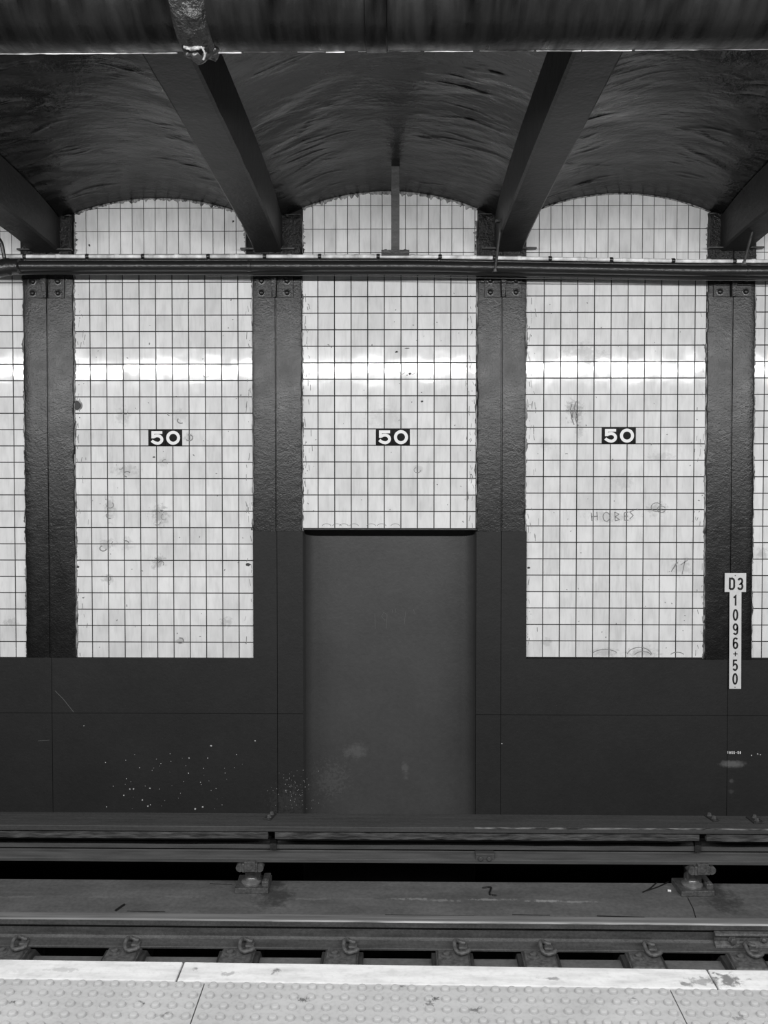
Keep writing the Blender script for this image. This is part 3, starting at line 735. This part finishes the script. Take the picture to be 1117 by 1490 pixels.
for k in range(60): fleck(g3, R.uniform(770, 1018), R.uniform(425, 945), U*R.uniform(.4, .8), el=R.uniform(1, 2.5), rot=R.uniform(0, 3))
for (x, y) in ((585, 541), (600, 541)): stroke(g2, arcpx(x, y, 4, 0, 200), U)
stroke(g2, arcpx(607, 684, 5, 0, 250), U*.8)
for k in range(44): fleck(g2, R.uniform(446, 686), R.uniform(425, 760), U*R.uniform(.4, .8), el=R.uniform(1, 2.5), rot=R.uniform(0, 3))
for x in (475, 490, 500, 515, 540, 555, 575): stroke(g2, arc(x, 767, 7, 5, 200, 340), U*.7)
for bm_, px0, px1, y1 in ((g1, 111, 366, 950), (g2, 441, 690, 765), (g3, 766, 1024, 950)):      # torn bits along the column edges
    for k in range(70):
        x = (px0 + abs(R.gauss(4, 6))) if R.random() < .5 else (px1 - abs(R.gauss(4, 6)))
        y = R.uniform(420, y1); stroke(bm_, [(x, y), (x+R.uniform(-2, 2), y+R.uniform(3, 12))], U*R.uniform(.3, .9))
obj('scuff_marks', g1, M['scuff'], wall_o, kind='stuff', label='grey smudges on the left tile panel')
obj('scuff_marks', g2, M['scuff'], wall_o, kind='stuff', label='grey smudges on the middle tile panel')
obj('scuff_marks', g3, M['scuff'], wall_o, kind='stuff', label='grey smudges and faint scrawl on the right tile panel')
bm = nb()
for (x, y, r, el) in ((577, 512, 1.6, 1.5), (592, 507, .8, 5), (596, 544, 1.8, 1.3), (592, 546, 1, 1), (614, 584, 1.4, 1.5), (599, 585, .9, 1), (613, 571, .7, 2), (638, 504, .8, 2), (360, 821, 3, 1.4), (366, 770, 2, .6), (224, 665, 1.2, 1.6), (256, 577, 1, 1), (636, 705, 1, 1), (823, 660, 1, .5), (113, 825, 2, 1.5), (769, 826, 1.6, 1.5), (130, 357, 2, .7), (339, 322, 2, 1)):
    fleck(bm, x, y, U*r, el=el, y=YW-.0006)
for k in range(60):
    px0, px1, y1 = R.choice(((111, 366, 950), (441, 690, 765), (766, 1024, 950)))
    x = (px0 + abs(R.gauss(0, 4))) if R.random() < .6 else (px1 - abs(R.gauss(0, 4)))
    fleck(bm, x, R.uniform(420, y1), U*R.uniform(.3, 1.1), el=R.uniform(.3, .8), y=YW-.0006)
obj('chipped_spots', bm, M['scuff_dark'], wall_o, kind='stuff', label='black chips in the tile glaze')
# hole knocked into the edge of the left panel
p = PY(113, 590, YW); bm = nb(); lathe(bm, [(.0335, 0), (.033, .005), (.030, .006), (.029, .003)], (p.x, YW, p.z), 'y', 18)
hp = obj('patched_hole', bm, M['plaster'], wall_o, label='round hole beside the column')
bm = nb(); lathe(bm, [(.029, 0), (.027, .006)], (p.x-.006, YW-.001, p.z), 'y', 18); obj('hole_core', bm, M['ink'], hp)
# white specks, scratches on the dado
ysd = YW - PR
bm = nb()
for (x, y, r) in ((307, 1085, 2), (371, 1078, 1.2), (275, 1103, 1.2), (302, 1103, 1), (296, 1118, 1), (234, 1111, 1), (203, 1117, 1), (184, 1133, 1.2), (189, 1148, 1.4), (194, 1148, 1.6), (180, 1157, 1.4), (207, 1164, 1.4), (218, 1147, 1.5), (274, 1125, 1.3), (295, 1174, 1.8), (284, 1177, 2), (215, 1173, 1.4), (219, 1171, 1.2), (155, 1174, 1), (122, 1056, 1), (344, 1098, 1)): fleck(bm, x, y, U*r*.75, y=ysd)
for k in range(40): fleck(bm, R.gauss(260, 60), R.uniform(1090, 1178), U*R.uniform(.25, .6), y=ysd)
for k in range(70): fleck(bm, R.gauss(428, 14), R.uniform(1120, 1180), U*R.uniform(.3, .7), y=ysd, el=.6)
for (x, y) in ((1093, 1099), (1102, 1097), (1106, 1098), (730, 1082)): fleck(bm, x, y, U*1.0, y=ysd)
obj('paint_specks', bm, M['chalk'], dado_o, kind='stuff', label='white paint specks on the dark wall base')
bm = nb(); q = lambda *a: stroke(bm, *a, y=ysd)
stroke(bm, [(80, 1005), (92, 1017), (107, 1036)], U*.55, ysd); stroke(bm, [(55, 1078), (72, 1077)], U*.3, ysd)
obj('scratch_marks', bm, M['scratch'], dado_o, kind='stuff', label='pale scratch on the dark wall base')
bm = nb()
for i, ch in enumerate('1096+50'):
    p = PY(1058.6 + i*3.0, 1096.8, ysd); write(bm, ch, p.x, p.z, .016, .0036, ysd-.0002)
obj('chalk_writing', bm, M['white_glaze'], dado_o, label='tiny white hand-painted figures')
yn = YW + NICHE
bm = nb()
for pts in ([(545, 893), (546, 915)], [(560, 903), (555, 897), (558, 891), (563, 894), (562, 914)], [(570, 886), (571, 892)], [(575, 886), (576, 892)], [(590, 889), (588, 908)], [(601, 887), (604, 893)]):
    stroke(bm, pts, U*.4, yn-.0004)
obj('scratch_marks', bm, M['scratch'], niche_o, kind='stuff', label='faint scratched figures in the niche')

# ------------------------------------------------------------------ track
ZH = -1.04                                   # top of the running rail
ra, rb = PZ(560, 1340.5, ZH).y, PZ(560, 1331, ZH).y
yr = (ra+rb)/2; hw = (rb-ra)/2; ROT = -.0030
def rail_prof(y, zt_, hw, hh, web, base_hw, total):
    z0 = zt_-total
    half = [(hw*.80, zt_), (hw, zt_-.007), (hw, zt_-hh), (web, zt_-hh-.012), (web, z0+.038), (web+.012, z0+.026), (base_hw, z0+.012), (base_hw, z0)]
    return [(y+p[0], p[1]) for p in half] + [(y-p[0], p[1]) for p in half[::-1]]
TOT = .142
bm = nb(); prism_x(bm, rail_prof(yr, ZH, hw, .036, .010, .078, TOT), XL, XR, .5, ROT)
t = thing('running_rail', (0, yr, ZH-TOT), 'steel running rail with a bright worn top edge', 'rail')
obj('rail_body', bm, M['rusty'], t, bevel=.002, smooth=True)
bm = nb(); prism_x(bm, [(yr-hw*.98, ZH-.006), (yr-hw*.80, ZH+.0008), (yr+hw*.80, ZH+.0008), (yr+hw*.98, ZH-.006)], XL, XR, .5, ROT)
obj('rail_head', bm, M['railtop'], t, label='polished running surface')
ZBASE = ZH-TOT
cx0 = PY(395, 1341, ra).x; bm = nb(); prism_x(bm, [(ra-.0012, ZH-.008), (ra-.0010, ZH-.005), (ra+.003, ZH-.001), (ra+.005, ZH-.006)], cx0, XR, .3, ROT)
obj('gauge_corner', bm, M['corner'], t, label='bright worn front corner')
# joint bar at right, bolted over the web
jx0 = PY(1040, 1370, yr-.05).x; jx1 = jx0+.62
bm = nb(); yj = yr + ROT*jx0
prof = [(yj-.016, ZH-.042), (yj-.046, ZH-.048), (yj-.050, ZH-.060), (yj-.036, ZH-.070), (yj-.034, ZH-.098), (yj-.052, ZH-.110), (yj-.056, ZH-.122), (yj-.016, ZH-.124)]
prism_x(bm, prof, jx0, jx1)
t = thing('joint_bar', (jx0, yj-.05, ZH-.124), 'bolted joint bar on the running rail at the right edge', 'joint bar')
obj('bar', bm, M['clip'], t, bevel=.002)
for dx in (.095, .27, .45):
    bm = nb()
    if dx == .095: hexbolt(bm, (jx0+dx, yj-.034, ZH-.084), .018, .034)
    else: domebolt(bm, (jx0+dx, yj-.034, ZH-.084), .015, .022)
    obj('bolt', bm, M['clip'], t, smooth=(dx != .095))
# concrete bench, gutter, near bed  (the floor of the trackway)
ZBED = -1.27
yb1 = PZ(560, 1282, ZBED).y
bm = nb(); yslot0, yslot1 = yr-.115, yr+.10
box(bm, XL, XR, yslot1, yb1, -1.7, ZBED)
bed_o = obj('floor_trackbed', bm, M['bed'], kind='structure', bevel=.006); tag(bed_o, 'dusty grey concrete bench between the running rail and third rail', 'trackbed')
bm = nb(); box(bm, XL, XR, 2.4, YW+.3, -1.75, -1.52); 
g_o = obj('floor_gutter', bm, M['gutter'], kind='structure'); tag(g_o, 'dark gutter floor of the trackway', 'gutter')
bm = nb(); box(bm, XL, XR, 3.9, PZ(220, 1391.5, -1.235).y, -1.7, -1.235)
nbo = obj('floor_trackside', bm, M['bed'], kind='structure', bevel=.004); tag(nbo, 'concrete strip between the rail and platform', 'trackbed')
# form lines and cracks in the bench
bm = nb()
def crack(pts, w):
    P = [PZ(p[0], p[1], ZBED) for p in pts]
    for a, b in zip(P, P[1:]):
        n_ = Vector((-(b-a).y, (b-a).x, 0)).normalized()*w/2
        vs = [bm.verts.new(q + Vector((0, 0, .0012))) for q in (a-n_, b-n_, b+n_, a+n_)]; bm.faces.new(vs)
crack([(1000, 1306), (1008, 1322), (1012, 1336)], .006); crack([(560, 1331), (690, 1333)], .006); crack([(745, 1331), (800, 1332)], .008)
crack([(868, 1333), (938, 1335)], .012); crack([(185, 1326), (240, 1327)], .007); crack([(305, 1286), (338, 1287)], .008)
obj('bench_cracks', bm, M['gutter'], bed_o, kind='stuff', label='dark cracks in the concrete bench')
def litter(name, pts, r, label, m='bolt', up_=.004):
    P = [PZ(p[0], p[1], ZBED) + Vector((0,0,up_)) for p in pts]; bm = nb(); tube(bm, smooth_path(P, 4), r, 8)
    tag(obj(name, bm, M[m], loc=P[0], smooth=True), label, 'litter')
litter('dark_stick', [(168, 1326), (181, 1317)], .007, 'short dark stick lying on the bench left of the first insulator')
litter('bent_wire', [(935, 1299), (945, 1294), (955, 1285)], .004, 'bent dark wire scrap left of the right insulator')
litter('straight_wire', [(940, 1297), (958, 1291), (972, 1284)], .004, 'straighter wire scrap nearest the right insulator')
litter('twisted_scrap', [(702, 1293), (714, 1292), (712, 1302), (722, 1304)], .006, 'twisted dark scrap in the middle of the bench')
litter('paper_scrap', [(971, 1297), (976, 1297.5)], .007, 'small white scrap beside the right insulator', 'white_glaze', .005)
# ties and fasteners under the near flange
FX = [12, 177, 345, 497, 659, 785, 938, 1086]
yf0 = yr - .078
def fastener(px, first=None):
    x = PY(px, 1388, yf0-.06).x; y = yf0 + ROT*x
    return x, y
labs = ['leftmost one, cut by the picture edge', 'second from left', 'third from left, below the left insulator', 'fourth from left', 'fourth from right', 'third from right', 'second from right', 'rightmost one, below the joint bar']
x, y = fastener(FX[0])
tt = thing('track_tie', (x, y, -1.52), 'x', 'tie', 'ties under the running rail')
bm = nb(); box(bm, x-.115, x+.115, y-.30, y+.42, -1.53, ZBASE-.022); obj('tie_block', bm, M['tie'], tt, bevel=.008)
ft = thing('rail_fastener', (x, y, ZBASE-.022), 'x', 'rail fastener', 'spring fasteners along the running rail')
bm = nb(); box(bm, x-.092, x+.092, y-.17, y+.16, ZBASE-.022, ZBASE-.001); pl = obj('base_plate', bm, M['clip'], ft, bevel=.003)
bm = nb(); hexa(bm, [(x-.09, y-.165, ZBASE-.002), (x+.09, y-.165, ZBASE-.002), (x+.085, y-.012, ZBASE-.002), (x-.085, y-.012, ZBASE-.002), (x-.082, y-.15, ZBASE+.012), (x+.082, y-.15, ZBASE+.012), (x+.078, y-.016, ZBASE+.018), (x-.078, y-.016, ZBASE+.018)])
obj('shoulder', bm, M['clip'], ft, bevel=.004)
bm = nb(); lathe(bm, [(.034, 0), (.034, .006), (.024, .008), (.02, .010), (.02, .02), (.014, .024)], (x-.036, y-.068, ZBASE+.012), 'z', 16); obj('anchor_bolt', bm, M['clip'], ft, smooth=True)
bm = nb(); zt_ = ZBASE+.034
tube(bm, smooth_path([(x+.072, y+.020, zt_), (x+.045, y+.026, zt_+.004), (x+.024, y+.022, zt_+.014), (x+.010, y-.006, zt_+.020), (x+.014, y-.050, zt_+.004), (x+.040, y-.072, zt_-.004), (x+.072, y-.066, zt_), (x+.090, y-.046, zt_)], 7), .0115, 12); obj('spring_clip', bm, M['clip'], ft, smooth=True)
bm = nb(); box(bm, x+.032, x+.082, y-.012, y+.030, ZBASE+.010, ZBASE+.030); obj('toe_insulator', bm, M['clip'], ft, bevel=.006)
for i, px in enumerate(FX):
    x, y = fastener(px)
    l1, l2 = 'spring clip fastener holding the running rail, ' + labs[i], 'dark tie under a rail fastener, ' + labs[i]
    if i == 0: ft['label'] = l1; tt['label'] = l2
    else:
        dup(ft, (x, y, ZBASE-.022), l1, R.uniform(-.04, .04)); dup(tt, (x, y, -1.52), l2)

# ---- third rail on insulators, protection board above
Y3 = 5.785
zt3 = PY(560, 1224, Y3-.034).z; zb3 = PY(560, 1256, Y3-.075).z
tot = zt3-zb3
bm = nb()
half = [(.034, zt3), (.040, zt3-.006), (.040, zt3-.050), (.018, zt3-.056), (.018, zb3+.050), (.036, zb3+.044), (.075, zb3+.022), (.075, zb3)]
prism_x(bm, [(Y3+a, z) for a, z in half] + [(Y3-a, z) for a, z in half[::-1]], XL, XR, .5)
t = thing('third_rail', (0, Y3, zb3), 'grimy third rail running beneath the protection board', 'third rail'); obj('rail_body', bm, M['third'], t, bevel=.002)
bm = nb(); x = PY(705, 1246, Y3-.05).x; box(bm, x-.06, x+.06, Y3-.072, Y3-.012, zb3+.018, zb3+.062)
t = thing('splice_bar', (x, Y3-.07, zb3+.018), 'small two-bolt splice plate on the third rail', 'splice plate'); obj('plate', bm, M['third'], t, bevel=.004)
for s_ in (-1, 1):
    bm = nb(); hexbolt(bm, (x+s_*.027-.002, Y3-.071, zb3+.034), .014, .016); obj('bolt', bm, M['third'], t)
# protection board
ztb = -.775
yfb, ybb = PZ(560, 1203.5, ztb).y, PZ(560, 1184, ztb).y
t = thing('protection_board', (0, (yfb+ybb)/2, ztb-.035), 'long dusty board covering the third rail along the wall base', 'board')
xg = [XL, PY(395, 1214, yfb+.02).x, PY(1022, 1218, yfb+.02).x, XR]
bm = nb(); box(bm, XL, XR, yfb, ybb, ztb-.034, ztb); obj('top_plank', bm, M['board'], t, bevel=.004)
bm = nb(); prism_x(bm, [(yfb-.0012, ztb-.007), (yfb-.0012, ztb-.0005), (yfb+.004, ztb+.0012), (yfb+.006, ztb-.004)], PY(690, 1200, yfb).x, XR, .3); obj('worn_arris', bm, M['worn_edge'], t, label='pale worn front edge')
for a, b in zip(xg, xg[1:]):
    bm = nb(); box(bm, a+.022, b-.022, yfb+.014, yfb+.05, ztb-.084, ztb-.040)
    bmesh.ops.subdivide_edges(bm, edges=[e for e in bm.edges if abs(e.verts[0].co.x-e.verts[1].co.x) > .5], cuts=60)
    for v in bm.verts: v.co += Vector((0, .004, .003))*mnoise.fractal(v.co*9, 1, 2, 4)
    obj('side_plank', bm, M['plank'], t, label='splintered lower plank')
for xx in (XL+.1, xg[1], xg[2], XR-.1):
    bm = nb(); box(bm, xx-.02, xx+.02, yfb+.10, YW-PR-.002, ztb-.19, ztb-.13); obj('support_arm', bm, M['gutter'], t)
    bm = nb(); box(bm, xx-.02, xx+.02, ybb-.05, ybb, ztb-.19, ztb-.030); obj('spacer_block', bm, M['gutter'], t)
# brackets on top of the board
def board_bracket(px, py, ang, label, big=False):
    p = PZ(px, py, ztb); t = thing('board_bracket', p, label, 'bracket', 'small brackets on the protection board')
    bm = nb(); k = 1.5 if big else 1.0
    box(bm, p.x-.022*k, p.x+.022*k, p.y-.05, p.y+.05, p.z, p.z+.009); obj('foot_plate', bm, M['dark_steel'], t, bevel=.002)
    for dy in (-.022, .024):
        bm = nb(); hexbolt(bm, (p.x+(.012 if big and dy > 0 else 0), p.y+dy, p.z+.008), .012, .018, 'z'); obj('bolt', bm, M['clip'], t)
    t.rotation_euler = (0, 0, ang)
    return t
board_bracket(393, 1189, -.25, 'small dark bracket on the board left of the niche')
board_bracket(1035, 1191, .28, 'small dark bracket on the board left of the pair by the right edge')
board_bracket(1098, 1194, .15, 'wider dark bracket on the board at the right picture edge', True)
# insulators
x = PY(367, 1280, Y3).x
it = thing('third_rail_insulator', (x, Y3, ZBED), 'third rail insulator left of the niche, blunt cap', 'insulator', 'third rail insulators on the bench')
zp = ZBED+.036
bm = nb(); box(bm, x-.110, x+.105, Y3-.025, Y3+.16, ZBED, zp); obj('base_plate', bm, M['clip'], it, bevel=.005)
bm = nb(); lathe(bm, [(.066, 0), (.068, .012), (.062, .020), (.048, .026), (.044, .040), (.037, .050), (.024, .057), (.008, .059)], (x-.012, Y3+.056, zp), 'z', 28); obj('insulator_bell', bm, M['porcelain'], it, smooth=True, label='pale glazed dome')
bm = nb(); box(bm, x-.052, x+.044, Y3+.03, Y3+.10, zp+.02, zb3-.03); obj('pedestal', bm, M['clip'], it, bevel=.008)
bm = nb(); box(bm, x-.052, x+.046, Y3-.095, Y3+.085, zb3-.058, zb3-.0005); cap = obj('cap', bm, M['clip'], it, bevel=.006)
for s_ in (-1, 1):
    bm = nb(); cx_ = x-.003+s_*.062; tube(bm, [(cx_, Y3-.088, zb3-.031), (cx_, Y3+.07, zb3-.031)], .026, 14); obj('ear', bm, M['clip'], cap, smooth=True)
bm = nb(); box(bm, x-.036, x+.034, Y3-.101, Y3-.072, zb3-.052, zb3+.016); obj('rail_clip', bm, M['clip'], cap, bevel=.004)
bm = nb(); box(bm, x+.060, x+.104, Y3-.005, Y3+.12, zp-.002, zp+.034); lug = obj('side_lug', bm, M['clip'], it, bevel=.005)
bm = nb(); hexbolt(bm, (x+.082, Y3+.015, zp+.033), .010, .010, 'z'); obj('bolt', bm, M['clip'], lug)
x2 = PY(1014, 1285, Y3).x
dup(it, (x2, Y3, ZBED), 'third rail insulator at right, below the D3 sign', .06)

# ------------------------------------------------------------------ platform
RP = -.0115
def pz0(px, py): return PZ(px, py, 0)
ye0, ye1 = pz0(560, 1403.5).y, pz0(560, 1432.5).y      # front edge, back of the edge board
def edge_board(x0, x1, label):
    m = (x0+x1)/2; bm = nb()
    def yy(y, x): return y + RP*x
    g = .0025
    hexa(bm, [(x0+g, yy(ye1+.002, x0), -.09), (x1-g, yy(ye1+.002, x1), -.09), (x1-g, yy(ye0, x1), -.09), (x0+g, yy(ye0, x0), -.09),
              (x0+g, yy(ye1+.002, x0), 0), (x1-g, yy(ye1+.002, x1), 0), (x1-g, yy(ye0, x1), 0), (x0+g, yy(ye0, x0), 0)])
    tag(obj('edge_board', bm, M['edge'], bevel=.004), label, 'platform edge', 'edge boards of the platform')
e = [-3.2, pz0(261, 1415).x, pz0(1038, 1427).x, 3.2]
edge_board(e[0], e[1], 'white platform edge board at left, ending at the first joint')
edge_board(e[1], e[2], 'longest white platform edge board, across the middle')
edge_board(e[2], e[3], 'white platform edge board at right, with the dark stain')
tp = [-3.2, pz0(297, 1432).x, pz0(975, 1441).x, 3.2]
DP = .0499
dref = pz0(22+60*0, 1434)
def plate(x0, x1, label):
    bm = nb(); m = (x0+x1)/2; yb_ = 2.15; g = .0018
    def yy(y, x): return y + RP*x
    hexa(bm, [(x0+g, yb_, -.03), (x1-g, yb_, -.03), (x1-g, yy(ye1-.003, x1), -.03), (x0+g, yy(ye1-.003, x0), -.03),
              (x0+g, yb_, 0), (x1-g, yb_, 0), (x1-g, yy(ye1-.003, x1), 0), (x0+g, yy(ye1-.003, x0), 0)])
    k0 = math.ceil((x0+.02-dref.x)/DP); k1 = int((x1-.02-dref.x)/DP)
    for k in range(k0, k1+1):
        for j in range(0, 11):
            x = dref.x + k*DP; y = ye1 - .022 - j*DP*.985 + RP*x
            rr = [(.0150, -.001), (.0145, .0012), (.0122, .0064), (.0112, .0080), (.0098, .0088), (.003, .0090)]
            lathe(bm, rr, (x, y, 0), 'z', 12)
    o = obj('tactile_plate', bm, M['tactile'], smooth=True)
    tag(o, label, 'tactile paving', 'domed tactile plates on the platform')
plate(tp[0], tp[1], 'grey domed tactile plate left of the first seam')
plate(tp[1], tp[2], 'wide grey domed tactile plate between the two seams')
plate(tp[2], tp[3], 'grey domed tactile plate right of the second seam')
bm = nb(); hexa(bm, [(XL, -4.0, -.6), (XR, -4.0, -.6), (XR, ye1+RP*XR-.004, -.6), (XL, ye1+RP*XL-.004, -.6), (XL, -4.0, -.032), (XR, -4.0, -.032), (XR, ye1+RP*XR-.004, -.032), (XL, ye1+RP*XL-.004, -.032)])
hexa(bm, [(XL, 1.6, -.6), (XR, 1.6, -.6), (XR, ye0+RP*XR-.02, -.6), (XL, ye0+RP*XL-.02, -.6), (XL, 1.6, -.092), (XR, 1.6, -.092), (XR, ye0+RP*XR-.02, -.092), (XL, ye0+RP*XL-.02, -.092)])
box(bm, XL, XR, -4.0, 2.148, -.1, -.001)
fo = obj('floor_platform', bm, M['floor'], kind='structure'); tag(fo, 'platform slab under the tactile plates', 'floor')
# rest of the platform room behind the camera: low roof and back wall
bm = nb(); box(bm, XL, XR, -4.0, YF+.02, 3.5, 3.7); co = obj('ceiling_platform', bm, M['room'], kind='structure'); tag(co, 'flat roof over the platform', 'ceiling')
bm = nb(); box(bm, XL, XR, -4.2, -4.0, -.1, 3.7); bo = obj('wall_back', bm, M['room'], kind='structure'); tag(bo, 'plain wall behind the platform', 'wall')

# ------------------------------------------------------------------ lights: the row of fluorescent fittings over the platform
LY, LZ = 1.42, 2.455
for k in range(-4, 5):
    L = bpy.data.lights.new('fluorescent_light', 'AREA'); L.shape = 'RECTANGLE'; L.size = 1.30; L.size_y = .10
    L.energy = 52; L.spread = math.pi
    o = bpy.data.objects.new('fluorescent_light', L); C.objects.link(o)
    o.location = (k*1.42+.15, LY, LZ)
    o.rotation_euler = Vector((0, .74, -.67)).to_track_quat('-Z', 'Y').to_euler()
w = bpy.data.worlds.new('world'); sc.world = w; w.use_nodes = True
w.node_tree.nodes['Background'].inputs[0].default_value = (1, 1, 1, 1); w.node_tree.nodes['Background'].inputs[1].default_value = .008
vs = sc.view_settings; vs.view_transform = 'Standard'; vs.look = 'None'; vs.gamma = 1; vs.use_curve_mapping = False; vs.exposure = 0.0
